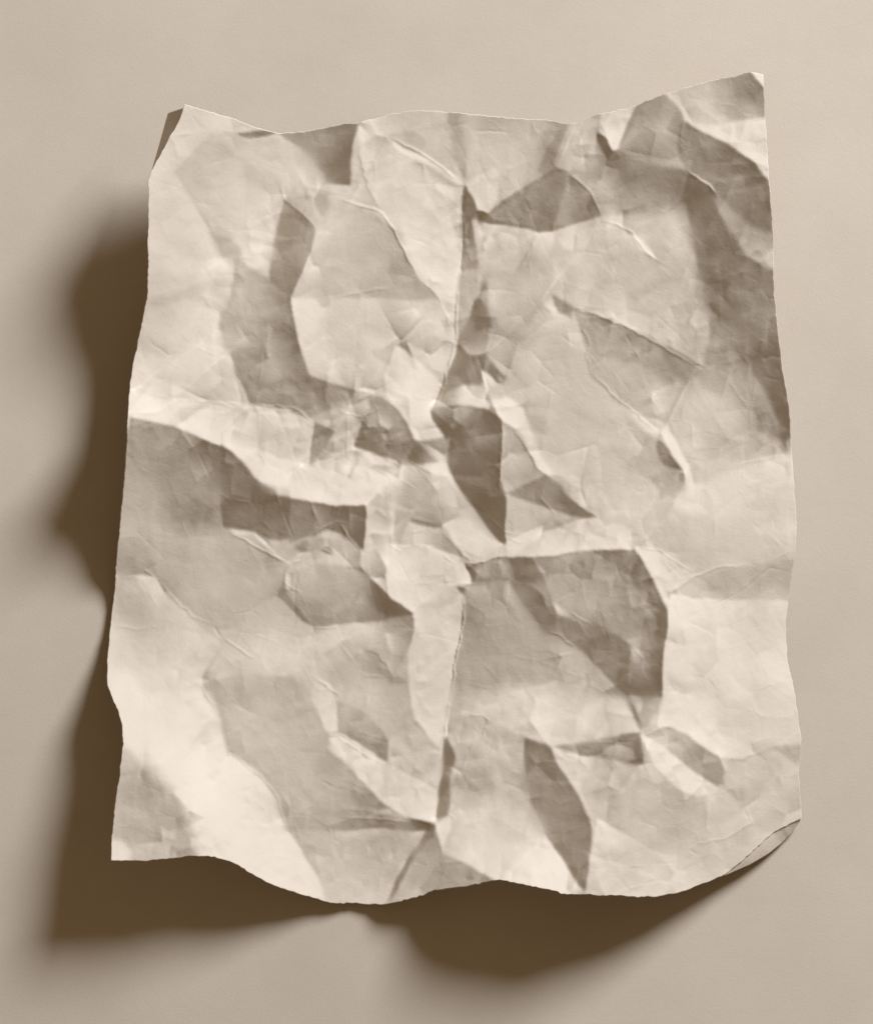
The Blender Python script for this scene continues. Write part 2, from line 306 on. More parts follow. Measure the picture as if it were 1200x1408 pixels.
16|1080 300 203 1100 500 206 1050 450 200 1060 600 209|1022 268 1172 210 1162 350 1122 655 1060 655 1020 580 1000 480|1.5
16|800 700 204 950 800 206 1040 880 214 880 770 204|738 660 780 650 932 747 1000 787 1096 837 1087 942 1000 922 920 872 830 792 780 722|2
16|800 915 167 950 930 163 1050 955 140 740 930 176|690 905 850 895 1000 925 1084 948 1020 972 880 952 760 962|2
16|700 1000 186 800 1100 195 950 1000 188 850 1180 196 720 1120 197|620 972 760 962 1020 972 1042 990 960 1130 932 1210 740 1210 690 1080|3
16|700 200 170 850 180 165 960 235 143 750 260 160 880 250 153 640 190 174|600 182 850 110 1006 248 900 272 690 297|2
16|150|570 192 612 202 692 292 650 272|2
16|205|590 125 650 110 650 190 600 170|2
16|170|160 128 205 150 200 185|3
17|480 340 187 520 330 150 600 370 150 700 400 142 780 432 128 560 430 173 640 450 168 500 440 187 700 470 158 820 420 136|470 300 500 235 545 285 640 325 780 350 800 365 870 420 800 462 770 457 700 482 600 502 510 497 460 410 400 350|4
17|186|400 192 500 160 490 230 470 300 400 352 355 330 370 280|4
17|200 490 158 300 420 162 350 420 150 320 510 141 250 500 166|138 492 350 350 392 365 340 542 280 547 150 512|2
17|400 450 161 470 480 146 370 520 167|392 365 460 410 503 492 345 542|2
17|400 560 204 450 700 195 600 520 196 600 700 193 750 520 191 780 700 184 820 850 177 700 850 191 500 800 190 840 950 175 560 590 189|345 552 510 502 700 490 772 460 797 560 832 700 862 900 852 1003 820 1000 590 870 400 805 330 760 340 590|4
17|310 600 209 300 700 186 200 900 176 180 780 181 262 640 168 320 660 190|295 565 340 588 332 760 240 900 160 1062 120 960 150 800 220 680|3
17|830 500 140 880 600 134 860 720 128 960 760 142 1000 700 144 1050 760 152|780 462 870 430 960 640 1070 682 1085 800 900 832 850 722 810 560|5
17|960 450 153 1040 500 144|890 432 1065 400 1080 560 1000 545|4
17|166|870 440 960 500 1078 640 1062 684 1000 640 930 545|6
17|180|1035 640 1078 605 1076 684|3
17|830 280 161 900 330 156 980 350 145 820 330 153|770 192 870 230 1000 312 1065 390 890 432 860 390 800 350 770 290|2.5
17|900 920 164 920 860 147 1000 900 140 1050 1000 124 1100 1080 116 950 980 158 1040 850 152 1110 1160 122|850 1002 870 900 900 830 1090 798 1145 1210 1100 1130 1000 1000|6
17|880 1050 179 1000 1080 165 900 1160 196 1080 1190 164 800 1150 201|850 1007 1000 1000 1130 1225 720 1225 780 1100|5
17|500 850 171 620 910 159 760 990 156 560 1000 184 680 1100 189 470 980 182 600 950 173|405 805 590 870 852 1007 800 1050 712 1192 600 1130 470 1040 450 960 430 880|1.5
17|170|330 765 407 805 402 842 350 820|2
17|211|308 788 350 808 345 835|2
17|238|600 560 640 580 690 650 640 620|1.5
17|108|488 228 520 252 542 286 565 305 535 325 505 280|1.5
13|30 350 150 60 440 170 110 400 160|0 335 65 330 110 350 150 440 60 470 0 455|2
13|168|110 345 160 370 255 390 262 420 165 440 150 440|2
13|183|165 440 260 402 265 420 215 470 170 460|2
13|300 480 164 350 520 168 280 430 160|260 395 310 400 360 450 387 542 320 560 250 490 262 450|2
13|145|225 500 250 488 320 560 310 602 215 560|2
13|153|310 602 330 560 410 545 497 612 350 627|2
13|173|410 545 532 530 520 610 497 612|2
13|186|150 520 165 450 240 470 215 550 80 615|2
13|157|75 480 150 520 80 610 60 627|1.5
13|201|-5 465 75 480 60 622 -5 592|2
13|213|60 632 210 570 310 605 350 615 250 762 -5 732 -5 640|2
13|196|348 618 367 700 340 782 262 765 300 680|2
13|223|345 612 352 650 270 742 252 758 300 670|1.5
13|100 790 150 30 830 156 200 780 146|-5 737 240 764 190 810 170 830 130 822 80 860 -5 880|1.5
13|138|250 768 247 907 188 860 200 810|1.5
13|182|80 860 130 830 190 870 240 907 230 960 100 942 -5 972 -5 885|2
13|132|118 826 165 818 185 862 150 840|1.5
13|150|95 903 140 917 132 880|1.5
13|152|10 900 60 870 50 915|3
13|50 1000 176 200 1060 165 330 1090 138 60 1120 164 150 980 172|-5 975 100 945 230 965 300 1040 398 1112 70 1150 -5 1060|1.5
13|208|250 772 342 785 322 880 250 902|2
13|380 830 184 500 860 165 440 800 176 400 870 196|345 775 460 780 520 840 562 932 460 885 330 882|1.5
13|350 950 208 480 950 203 400 1050 206 300 980 212|330 885 460 885 562 936 545 1010 400 1108 330 1070 240 960 245 905|2
13|400 680 184 440 740 193 380 750 190|470 640 370 640 360 762 470 780 480 720|2
13|520 700 206 600 880 203 640 860 200|460 640 520 610 580 740 705 887 600 945 560 910 500 820 470 740|2.5
13|560 470 150 540 570 120 640 600 140 650 500 140 600 720 120 692 840 116 660 700 136 565 640 120 680 560 144|520 610 535 525 560 440 640 440 697 485 692 600 692 720 707 887 640 820 580 740|2
13|156|470 441 560 429 600 440 535 520|2
13|112|464 448 490 470 537 525 520 545 478 480|1.5
13|760 580 180 740 660 175 720 560 176|700 485 740 520 832 660 780 690 700 712|1.5
13|850 720 152 760 715 160 950 780 146|700 718 780 690 832 660 995 797 850 772 760 742|1.5
13|181|700 722 780 745 960 802 830 842 720 880 705 860|2
13|960 850 208 1080 870 206 850 890 207 800 850 196|725 895 830 845 1010 800 1125 830 1125 903 720 925|2
13|216|703 887 832 820 822 862 740 912|1.5
13|215|540 945 580 950 600 1000 545 1020|1.5
13|162|592 957 720 925 740 1000 610 1010|2
13|104|573 950 612 985 600 1003|1.5
13|143|740 925 800 930 862 1080 872 1172 840 1160 760 1040|2.5
13|900 1000 166 1080 950 162 950 1090 167|805 930 1122 905 1150 920 1060 1080 985 1142 920 1110 860 1080|1.5
13|187|860 1080 910 1107 992 1145 960 1152 880 1117|1.5
13|950 1180 146 1050 1210 143|880 1120 985 1152 1100 1212 1000 1250 900 1190|2
13|208|480 80 548 100 542 205|2
13|140|605 95 628 78 655 130 668 172 610 182|2
13|203|640 325 695 385 700 400 665 410 650 370|2
13|222|660 415 705 400 765 440 770 480 745 510 700 482|2.5
13|150|655 285 690 330 697 345 650 310|2
'''
TILES = {1:(140,90),2:(460,90),3:(780,90),4:(140,380),5:(460,380),6:(780,380),7:(140,670),8:(460,670),9:(780,670),10:(140,960),11:(460,960),12:(780,960),13:(400,380),14:(138,83),15:(619,770),16:(145,740),17:(620,95)}
ZOOM = {13: 2.4, 14: 1200/495., 15: 1200/509., 16: 2.4, 17: 1200/490.}
Z = 1200/330.0
OUT_TOP=[(257,148),(290,157),(319,165),(349,177),(383,185),(415,183),(445,177),(470,172),(493,171),(542.5,157.4),(567,152.7),(614,156),(677,162),(751.5,167.5),(783,172.5),(791,171),(825,159),(872,149),(909,134),(959,119),(1000,110.6),(1026,104),(1045,108)]
OUT_RIGHT=[(1045,108),(1045.4,126),(1048,172.5),(1052,233),(1053,258),(1059,324),(1061,390),(1061,407.5),(1064.6,440.5),(1071.5,498),(1082.5,559),(1086,614),(1091,680),(1093.5,719.5),(1091,763.5),(1085,807.5),(1079,857),(1081,904),(1093.5,967),(1100.4,1015),(1099,1037),(1096,1062),(1100.4,1108.5),(1101,1125)]
OUT_BOTTOM=[(156.5,1179.5),(200.5,1180.5),(244.5,1177),(272,1173.4),(291,1174),(310.5,1179),(330,1188),(354.5,1203),(379,1216),(415,1229.5),(451,1240.5),(460,1242),(530,1243),(581,1230),(597.5,1222.6),(639,1217),(685.5,1206),(735,1216),(771,1224),(780,1225),(835,1227),(901,1231),(928.5,1227),(994.5,1202),(1022,1180),(1063,1143),(1101,1125)]
OUT_LEFT=[(257,148),(250,170),(233.5,200),(211.5,241),(208,252),(207.4,310),(207,380),(206,405),(200.5,432),(192,471),(185,504),(181,531),(180,559),(178.5,605.5),(172.5,670),(167.5,711),(162,766),(156.5,824),(151,876),(148,928.5),(149.6,941),(157,960),(165,976.5),(170,996),(173,1018),(169,1048),(162,1097.5),(156.5,1152.5),(156.5,1179.5)]

# ------------------------------------------------------------------ relief of the sheet
# Each traced facet carries the tone it shows under the lamp; the tone gives its tilt towards the lamp,
# and the sheet is the smooth-with-creases surface whose facets have those tilts.
X0, Y0, X1, Y1 = 130, 86, 1120, 1266
def gauss1(a, s, axis):
    r = max(1, int(3 * s + .5)); k = np.exp(-.5 * (np.arange(-r, r + 1) / s) ** 2); k /= k.sum()
    p = [(0, 0), (0, 0)]; p[axis] = (r, r); b = np.pad(a, p, mode='edge'); o = np.zeros_like(a); n = a.shape[axis]
    for i, wt in enumerate(k):
        o += wt * (b[i:i + n] if axis == 0 else b[:, i:i + n])
    return o
def blur(a, s):
    return gauss1(gauss1(a, s, 0), s, 1) if s > .3 else a
def inside(P, xx, yy):
    m = np.zeros(xx.shape, bool); n = len(P)
    for i in range(n):
        x1, y1 = P[i]; x2, y2 = P[(i + 1) % n]
        if y1 != y2:
            m ^= ((y1 > yy) != (y2 > yy)) & (xx < (x2 - x1) * (yy - y1) / (y2 - y1) + x1)
    return m

def resample(a, H, W):                       # bilinear, cell-centred
    h, wd = a.shape
    yi = np.clip((np.arange(H) + .5) * h / H - .5, 0, h - 1.001); xi = np.clip((np.arange(W) + .5) * wd / W - .5, 0, wd - 1.001)
    y0 = yi.astype(int); x0 = xi.astype(int); fy = (yi - y0)[:, None]; fx = (xi - x0)[None]
    r0 = a[y0]; r1 = a[y0 + 1]; r = r0 * (1 - fy) + r1 * fy
    return r[:, x0] * (1 - fx) + r[:, x0 + 1] * fx

def cells(xx, yy, size, seed):
    """a net of straight-sided facets: a tilt inside each one, and the distance to its border"""
    rng = np.random.RandomState(seed)
    wx = xx + size * .35 * resample(rng.normal(0, 1, (9, 8)), *xx.shape); wy = yy + size * .35 * resample(rng.normal(0, 1, (9, 8)), *xx.shape)
    n = int(1500 / size) + 4; jit = rng.uniform(0, 1, (n, n, 2)); tn = rng.normal(0, 1, (n, n)); gr = rng.normal(0, 1, (n, n, 2))
    ci = (wy / size).astype(int).clip(1, n - 2); cj = (wx / size).astype(int).clip(1, n - 2)
    best = np.full(xx.shape, 1e9); second = best.copy(); v = np.zeros(xx.shape)
    for di in (-1, 0, 1):
        for dj in (-1, 0, 1):
            a, c = ci + di, cj + dj
            dx = wx / size - c - jit[a, c, 0]; dy = wy / size - a - jit[a, c, 1]; d = np.sqrt(dx * dx + dy * dy); m = d < best
            second = np.where(m, best, np.minimum(second, d)); best = np.where(m, d, best)
            v = np.where(m, tn[a, c] * .22 + dx * gr[a, c, 0] * 1.7 + dy * gr[a, c, 1] * 1.7, v)
    patch = (resample(rng.uniform(0, 1, (14, 12)), *xx.shape) * 1.6 - .2).clip(.1, 1.2)
    return v, (second - best) * size * .6, patch, rng

def crumple(xs, ys, tone):
    """the many small stiff facets between the traced ones, stronger where the sheet is crushed most"""
    step = xs[1] - xs[0]; xx, yy = np.meshgrid(xs, ys); out = np.zeros(tone.shape)
    gy, gx = np.gradient(blur(tone, 6 / step), step); busy = blur(np.hypot(gx, gy), 28 / step); busy = (busy / .9).clip(.30, 1.25) + .9 * np.exp(-((xx - 520) ** 2 + (yy - 640) ** 2) / 150 ** 2)
    for size, amp, seed in ((70, 7.0, 5), (36, 8.0, 6), (18, 5.0, 7)):
        v, e, patch, rng = cells(xx, yy, size, seed)
        out += amp * blur(v, .5) * busy * patch
    return out

SOFT = [(892,957,16),(310,475,28),(306,430,28),(374,350,20),(430,215,30),(452,240,16),(952,330,34),(960,420,34),(1010,530,40),(805,850,36),(770,800,22),(350,940,46),(420,935,36),(200,1050,40),(235,1090,40),(262,1140,34),(640,205,28),(625,170,22),(700,330,26),(880,230,34),(830,270,34),(1000,470,40),(200,700,40),(170,790,22),(1050,770,34),(1010,800,30),(722,1080,34),(735,1130,34),(600,700,40),(560,640,26),(310,660,32),(250,620,30),(700,955,50),(800,950,40),(160,640,40),(250,690,45),(345,390,30),(375,460,30),(340,300,40),(300,220,50),(220,1060,60),(270,1110,30),(560,1150,30),(840,830,45),(1000,640,50),(1040,800,40),(900,1100,40),(950,1160,50),(460,900,50),(500,960,40),(740,820,25),(680,430,20),(720,470,18),(640,210,30),(720,210,50),(900,300,60),(950,400,60),(520,1200,30),(600,1190,30)]
CRISP = [(640,590,30),(690,600,40),(690,680,40),(690,750,40),(760,640,40),(800,700,30),(310,615,25),(380,680,30),(450,690,30),(500,700,30),(870,760,40),(912,830,40),(910,900,30),(760,1040,30),(800,1120,35),(600,1130,35),(560,840,30),(510,790,30),(400,410,25),(410,470,25),(600,420,30),(545,480,30),(570,600,30),(940,650,40),(910,590,30),(860,460,40),(940,490,30),(660,290,30),(720,310,30),(840,190,30),(970,170,30),(1030,210,30),(890,1010,40),(970,1060,40),(630,450,25),(640,250,25)]
def tone_map(step):
    xs = np.arange(X0, X1, step) + step * .5; ys = np.arange(Y0, Y1, step) + step * .5
    H, W = len(ys), len(xs); val = np.full((H, W), 190.0); cov = np.zeros((H, W))
    joined = False
    for L in FACETS.strip().splitlines():
        if L.startswith('14|') and not joined:        # tones were read patch by patch: even out the joins between the patches
            joined = True
            sy = sum(np.exp(-.5 * ((ys - y) / 9.0) ** 2) for y in (385, 675, 962)); sx = sum(np.exp(-.5 * ((xs - x) / 9.0) ** 2) for x in (460, 780))
            val = val * (1 - sy[:, None]) + gauss1(val, 9 / step, 0) * sy[:, None]
            val = val * (1 - sx[None]) + gauss1(val, 7 / step, 1) * sx[None]
        f = L.split('|'); ox, oy = TILES[int(f[0])]; Zt = ZOOM.get(int(f[0]), Z)
        p = np.array(f[2].split(), float).reshape(-1, 2) / Zt + (ox, oy)
        s = float(f[3]) * .65 if len(f) > 3 else 1.3
        t = np.array(f[1].split(), float); pad = 3 * s + 4
        i0 = max(0, int((p[:, 1].min() - pad - Y0) / step)); i1 = min(H, int((p[:, 1].max() + pad - Y0) / step) + 2)
        j0 = max(0, int((p[:, 0].min() - pad - X0) / step)); j1 = min(W, int((p[:, 0].max() + pad - X0) / step) + 2)
        xx, yy = np.meshgrid(xs[j0:j1], ys[i0:i1])
        a = blur(inside(p, xx, yy).astype(float), s / step)
        if len(t) == 1: v = t[0]
        else:
            t = t.reshape(-1, 3); q = t[:, :2] / Zt + (ox, oy)
            wt = 1 / ((xx[..., None] - q[:, 0]) ** 2 + (yy[..., None] - q[:, 1]) ** 2 + 12 ** 2) ** 1.3
            v = (wt * t[:, 2]).sum(-1) / wt.sum(-1)
        c = cov[i0:i1, j0:j1]; o = val[i0:i1, j0:j1]
        na = np.where(c < .02, (a > .02) * 1.0, np.where(c < .999, np.maximum(a, a / np.maximum(c + a - c * a, 1e-6)), a))
        val[i0:i1, j0:j1] = o * (1 - na) + na * v
        cov[i0:i1, j0:j1] = c + a - c * a
    hole = cov < .35
    bf, bw = blur(np.where(hole, 0, val), 12 / step), blur((~hole).astype(float), 12 / step)
    tone = np.where(hole, np.where(bw > 1e-4, bf / np.maximum(bw, 1e-4), 190), val)
    tone = np.interp(tone, (100, 110, 135, 146, 157, 165, 175, 184, 190, 203, 215, 230, 245), (78, 88, 115, 128, 143, 154, 169, 181, 189, 200, 215, 229, 241))
    # not every fold is sharp: some roll over softly
    rng = np.random.RandomState(33); xx, yy = np.meshgrid(xs, ys)
    soft = (resample(rng.uniform(0, 1, (17, 14)), H, W) * 2.4 - 1.2).clip(0, .4)
    for x, y, r in SOFT:
        soft = np.maximum(soft, .95 * np.exp(-((xx - x) ** 2 + (yy - y) ** 2) / r ** 2))
    for x, y, r in CRISP:
        soft = soft * (1 - np.exp(-((xx - x) ** 2 + (yy - y) ** 2) / r ** 2))
    tone = tone * (1 - soft) + blur(tone, 11 / step) * soft
    # folds in paper wander: bend the traced outlines a little
    rng = np.random.RandomState(21); ii, jj = np.meshgrid(np.arange(H, dtype=float), np.arange(W, dtype=float), indexing='ij')
    for cell, amp in ((34, 2.0), (13, .6)):
        c = max(3, int(H * step / cell)), max(3, int(W * step / cell))
        ii += amp / step * resample(rng.normal(0, 1, c), H, W); jj += amp / step * resample(rng.normal(0, 1, c), H, W)
    ii = ii.clip(0, H - 1.001); jj = jj.clip(0, W - 1.001); i0 = ii.astype(int); j0 = jj.astype(int); fi = ii - i0; fj = jj - j0
    tone = (tone[i0, j0] * (1 - fj) + tone[i0, j0 + 1] * fj) * (1 - fi) + (tone[i0 + 1, j0] * (1 - fj) + tone[i0 + 1, j0 + 1] * fj) * fi
    tone += 1.8 * blur(resample(rng.normal(0, 1, (30, 26)), H, W), 5 / step) + 1.0 * resample(rng.normal(0, 1, (80, 68)), H, W)
    tone += crumple(xs, ys, tone)
    # paper curves into its folds: a facet is darkest or brightest right at the crease and relaxes away from it
    tone = 184 + .86 * (tone - 184)
    tone += .62 * (tone - blur(tone, 26 / step)) + .75 * (tone - blur(tone, 4 / step))
    hi = np.maximum(tone - 214, 0); tone = np.where(tone > 214, 214 + 16 * (1 - np.exp(-hi / 16)), tone)
    return xs, ys, tone

OUTLINE = np.array(OUT_TOP + OUT_RIGHT[1:] + OUT_BOTTOM[::-1][1:] + OUT_LEFT[::-1][1:-1])
FLAT_TONE, AMB = 186.0, 0.125
def lin(v): return (np.clip(v, 0, 255) / 255.0) ** 2.2

def solve(tone, step, z, rounds, its, lam, anchor):
    pinned = anchor == 0
    H, W = z.shape; g = step
    xs = np.arange(X0, X1, step)[:W] + step * .5; ys = np.arange(Y0, Y1, step)[:H] + step * .5
    xc, yc = np.meshgrid((xs[1:] + xs[:-1]) / 2, (ys[1:] + ys[:-1]) / 2)
    Lx, Ly, Lz = LAMP[0] - xc, LAMP[1] + yc, np.full(xc.shape, LAMP[2])
    d = np.sqrt(Lx ** 2 + Ly ** 2 + Lz ** 2); Lx, Ly, Lz = Lx / d, Ly / d, Lz / d; fall = (LD / d) ** 2
    tc = (tone[1:, 1:] + tone[1:, :-1] + tone[:-1, 1:] + tone[:-1, :-1]) / 4
    flat = math.sin(EL)
    # tone -> cosine of the angle to the lamp
    T = ((lin(tc) / lin(FLAT_TONE)) * (flat + AMB) / fall - AMB).clip(0.03, 0.94)
    ins = blur(inside(OUTLINE, xc, yc).astype(float), 4 / step)
    wd = np.where(ins > .02, 1.0, 0.02)
    pin_i = [min(H - 1, int((p[1] - Y0) / step)) for p in PINS]; pin_j = [min(W - 1, int((p[0] - X0) / step)) for p in PINS]
    pin_z = np.array([p[2] for p in PINS], float); pw = (0.035 / 12) ** 2 * (12.0 / step) ** 2 * (400 if pinned else 0)
    z_in = z.copy(); eps = 4e-8 if pinned else anchor
    D = lambda z: ((z[1:, 1:] + z[:-1, 1:] - z[1:, :-1] - z[:-1, :-1]) / (2 * g), (z[:-1, 1:] + z[:-1, :-1] - z[1:, 1:] - z[1:, :-1]) / (2 * g))
    def DT(a, b):
        o = np.zeros((H, W)); u = a / (2 * g); v = b / (2 * g)
        o[1:, 1:] += u - v; o[:-1, 1:] += u + v; o[1:, :-1] += -u - v; o[:-1, :-1] += -u + v
        return o
    for r in range(rounds):
        p, q = D(z); n = np.sqrt(1 + p * p + q * q); num = Lz - Lx * p - Ly * q; s = num / n
        Jp = -Lx / n - num * p / n ** 3; Jq = -Ly / n - num * q / n ** 3
        res = T - s
        xx_ = (z[:, 2:] - 2 * z[:, 1:-1] + z[:, :-2]) / g; yy_ = (z[2:] - 2 * z[1:-1] + z[:-2]) / g
        xy_ = (z[1:, 1:] - z[1:, :-1] - z[:-1, 1:] + z[:-1, :-1]) / g
        dl = 0.5 if pinned else 0.2
        wx, wy, wxy = [lam / np.sqrt(1 + (a / dl) ** 2) for a in (xx_, yy_, xy_)]
        wxy = wxy * 2
        low = (z < 6).astype(float) * (2e-4 if pinned else 0)
        MU = .04
        def A(v):
            a, b = D(v); k = wd * (Jp * a + Jq * b); o = DT(k * Jp, k * Jq)
            e = wx * (v[:, 2:] - 2 * v[:, 1:-1] + v[:, :-2]) / g / g; o[:, 2:] += e; o[:, :-2] += e; o[:, 1:-1] -= 2 * e
            e = wy * (v[2:] - 2 * v[1:-1] + v[:-2]) / g / g; o[2:] += e; o[:-2] += e; o[1:-1] -= 2 * e
            e = wxy * (v[1:, 1:] - v[1:, :-1] - v[:-1, 1:] + v[:-1, :-1]) / g / g
            o[1:, 1:] += e; o[:-1, :-1] += e; o[1:, :-1] -= e; o[:-1, 1:] -= e
            np.add.at(o, (pin_i, pin_j), pw * v[pin_i, pin_j])
            return o + (eps + low) * v + MU * DT(a, b)
        a, b = wd * res * Jp, wd * res * Jq
        rhs = DT(a, b) + DT(wd * (Jp * p + Jq * q) * Jp, wd * (Jp * p + Jq * q) * Jq)
        np.add.at(rhs, (pin_i, pin_j), pw * pin_z)
        rhs += eps * (60 if pinned else z_in) + low * 8
        rhs += MU * DT(p, q)
        R = rhs - A(z); P = R.copy(); rs = (R * R).sum()
        for k in range(its):
            AP = A(P); al = rs / (P * AP).sum(); z = z + al * P; R -= al * AP; rn = (R * R).sum()
            if rn < 1e-16: break
            P = R + (rn / rs) * P; rs = rn
    p, q = D(z); s = (Lz - Lx * p - Ly * q) / np.sqrt(1 + p * p + q * q)
    print('relief step %.1f  rms %.4f  z %.0f..%.0f' % (step, np.sqrt(((s - T)[ins > .5] ** 2).mean()), z.min(), z.max()))
    return z

# height of the sheet's rim where its shadow tells it (px): left side, bottom, start of the top
RIM = [[(490,174,50),(435,180,38),(383,187,38),(350,178,75),(320,168,110),(258,150,145),(235,200,145),(212,241,145),(207,310,140),(204,410,97),(188,515,54),(183,545,85),(182,575,154),(177,620,128),(172,670,80),(166,730,58),(160,790,26),(156,848,6),(153,872,5),(150,905,30),(149,930,52),(171,1010,95),(162,1095,112),(158,1178,122),
        (225,1177,122),(291,1171,112),(335,1187,82),(379,1212,50),(420,1228,24),(451,1237,8),(490,1239,3),(530,1239,3),(565,1230,22),(597,1219,55),(640,1213,85),(685,1203,106),(735,1212,116),(835,1223,108),(901,1227,85),(950,1212,62),(994,1198,42),(1063,1140,32),(1098,1122,20)]]
PINS = []
for line in RIM:
    for a, c in zip(line[:-1], line[1:]):
        n = max(1, int(math.hypot(c[0] - a[0], c[1] - a[1]) / 9))
        PINS += [tuple(a[m] + (c[m] - a[m]) * k / n for m in range(3)) for k in range(n)]

def relief():
    xs, ys, tone = tone_map(1.5)
    z = None
    for step, rounds, its, lam, anchor in ((12, 9, 300, .08, 0), (6, 4, 200, .03, 4e-5), (4, 3, 150, .02, 2e-4), (1.5, 3, 90, .003, 1.5e-3)):
        H = len(np.arange(Y0, Y1, step)); W = len(np.arange(X0, X1, step))
        t = resample(blur(tone, step / 1.5 * .4 if step > 2 else 0), H, W)
        z = np.full((H, W), 60.0) if z is None else resample(z, H, W)
        z = solve(t, step, z, rounds, its, lam, anchor)
    # the sheet settles onto the table where its shadow closes up
    xx, yy = np.meshgrid(np.arange(X0, X1, 1.5)[:z.shape[1]], np.arange(Y0, Y1, 1.5)[:z.shape[0]])
    for x, y, dz, r in ((500, 1245, 17, 85), (155, 858, 12, 50), (1070, 1150, 12, 80), (158, 1180, 14, 80), (960, 1215, 12, 70)):
        z = z - dz * np.exp(-((xx - x) ** 2 + (yy - y) ** 2) / r ** 2)
    return z

# hand-traced fine creases: tile | height (px, + ridge, - valley) | half width (px) | line
CREASES = '''
1|1.0|2.2|660 1030 720 980
1|1.2|2.5|890 590 920 680 985 730 1050 790 1085 830
2|1.6|2.2|270 365 400 430 520 505 640 590
2|-1.8|2.0|650 600 640 700 640 800 635 960 625 1091
2|1.6|2.2|10 668 140 712 240 748 300 830 360 960 430 1091
2|0.7|2.5|125 430 150 560 220 720
2|0.9|2.5|1010 850 960 960 900 1050
2|1.0|2.0|1110 500 1190 320
2|-0.8|2.0|690 340 770 332 880 345
3|0.9|2.2|0 540 110 640 165 760
3|1.4|2.0|590 540 700 610 740 660
3|1.2|2.2|160 770 300 830 400 950 480 1000
3|0.8|2.0|260 860 230 890 190 930
3|0.7|2.5|545 400 580 280
4|0.8|2.5|150 600 400 620 740 645
4|0.9|2.2|745 640 610 780 600 850
4|0.9|2.0|745 640 960 660 1060 730
4|0.9|2.0|1040 950 1200 900
4|-0.7|2.5|230 310 340 400 400 380
5|2.4|1.8|622 20 610 140 610 300 575 430 550 540 500 660
5|1.0|1.6|520 540 545 572
5|-0.9|1.8|690 150 740 60
5|1.0|1.8|730 465 750 570
5|1.3|2.0|840 730 835 850 822 1091
5|0.9|2.0|870 740 940 830 1010 960 1060 1000
5|0.6|2.5|0 110 150 80 300 60
5|0.9|2.0|400 0 520 110 600 300
5|0.8|2.0|130 710 180 765
5|0.9|1.8|0 660 60 690 140 705 260 640
5|0.8|2.0|240 905 300 930 330 960
6|1.1|2.2|20 160 260 240 400 315 640 455 690 460
6|0.9|2.2|110 480 230 600 350 690 450 790
6|0.9|2.2|640 455 590 540 490 740
6|0.8|2.2|110 190 70 270 110 350 90 400 110 490
6|0.7|3.0|800 960 900 930 1000 910 1110 890
6|-1.0|1.8|630 448 680 465
7|-0.9|1.8|555 685 610 760
7|1.0|1.8|600 750 680 800 770 860
7|0.7|1.8|665 790 690 740 720 690
7|1.2|2.0|640 215 780 300 940 385
7|0.9|1.8|1050 700 1120 705 1200 690
7|1.1|2.0|210 410 265 445
7|0.7|2.5|265 445 330 520 440 630 560 690
7|1.1|1.8|1060 940 1120 985 1200 1050
7|0.9|2.2|480 970 520 1030 560 1091
7|0.7|2.5|60 690 170 710 300 690
7|1.3|1.6|1050 250 1110 200 1180 170 1215 180
7|1.1|1.6|1100 310 1150 330
7|-0.6|2.0|650 640 730 620 800 580
7|1.0|1.6|940 380 1000 365 1060 290
7|0.9|1.8|920 400 920 480 1000 535
8|3.0|1.6|652 530 642 680 606 860 575 1091
8|-2.4|1.6|640 600 630 700 592 870 566 1091
8|0.9|1.6|210 780 235 765 250 740
8|1.3|1.8|870 342 750 372 640 382
8|1.0|1.6|600 378 540 335
8|1.1|1.6|635 335 685 372
8|0.6|2.2|870 480 850 600
8|0.8|1.8|1060 728 1120 735 1200 800
8|0.7|1.8|380 225 430 220 450 205
8|0.9|1.6|270 285 340 325
8|1.2|1.6|20 180 90 270 150 315
8|0.7|2.0|150 805 220 830 300 950
8|1.1|1.6|860 290 880 260 930 280 1030 220
9|0.9|2.0|330 300 440 310 540 370 640 440
9|0.9|2.0|510 525 640 440 740 400 900 390
9|-0.9|1.6|690 955 740 1020
9|0.9|1.8|0 620 105 680
9|0.7|2.0|110 680 240 480 340 340
9|0.7|2.0|310 780 400 900
9|-0.7|1.6|100 130 145 160 170 140
9|0.6|2.5|560 60 480 150 390 280
9|-0.5|2.0|280 70 330 30 380 20
10|0.7|2.0|640 270 800 390 870 480 930 660
10|0.9|1.6|1120 190 1190 180 1240 200
10|-0.8|1.6|640 262 655 275
10|-0.8|1.6|925 660 945 680
11|0.9|2.0|0 175 130 270 250 330
11|2.6|1.6|575 0 560 110 545 210
11|-2.2|1.6|590 0 572 110 555 210
11|0.9|1.8|600 420 690 240
11|1.0|1.8|630 85 740 85 770 110 720 240
11|0.6|2.0|530 750 620 640 720 540
11|0.6|2.0|840 840 960 720
11|0.7|1.8|20 590 200 600 410 625
11|1.0|1.6|410 605 500 638
11|1.0|1.6|560 570 600 600 540 640
11|0.9|1.8|400 760 330 890 260 990
12|0.9|1.8|370 180 440 160
12|0.8|1.8|770 440 700 490 690 680
12|0.8|1.8|600 750 640 720 780 700 920 620 870 490
12|-0.9|1.6|605 750 640 775
12|0.6|2.5|760 300 880 300 1000 245
12|0.8|1.8|400 170 470 130 520 150
'''
FINE = 1.5
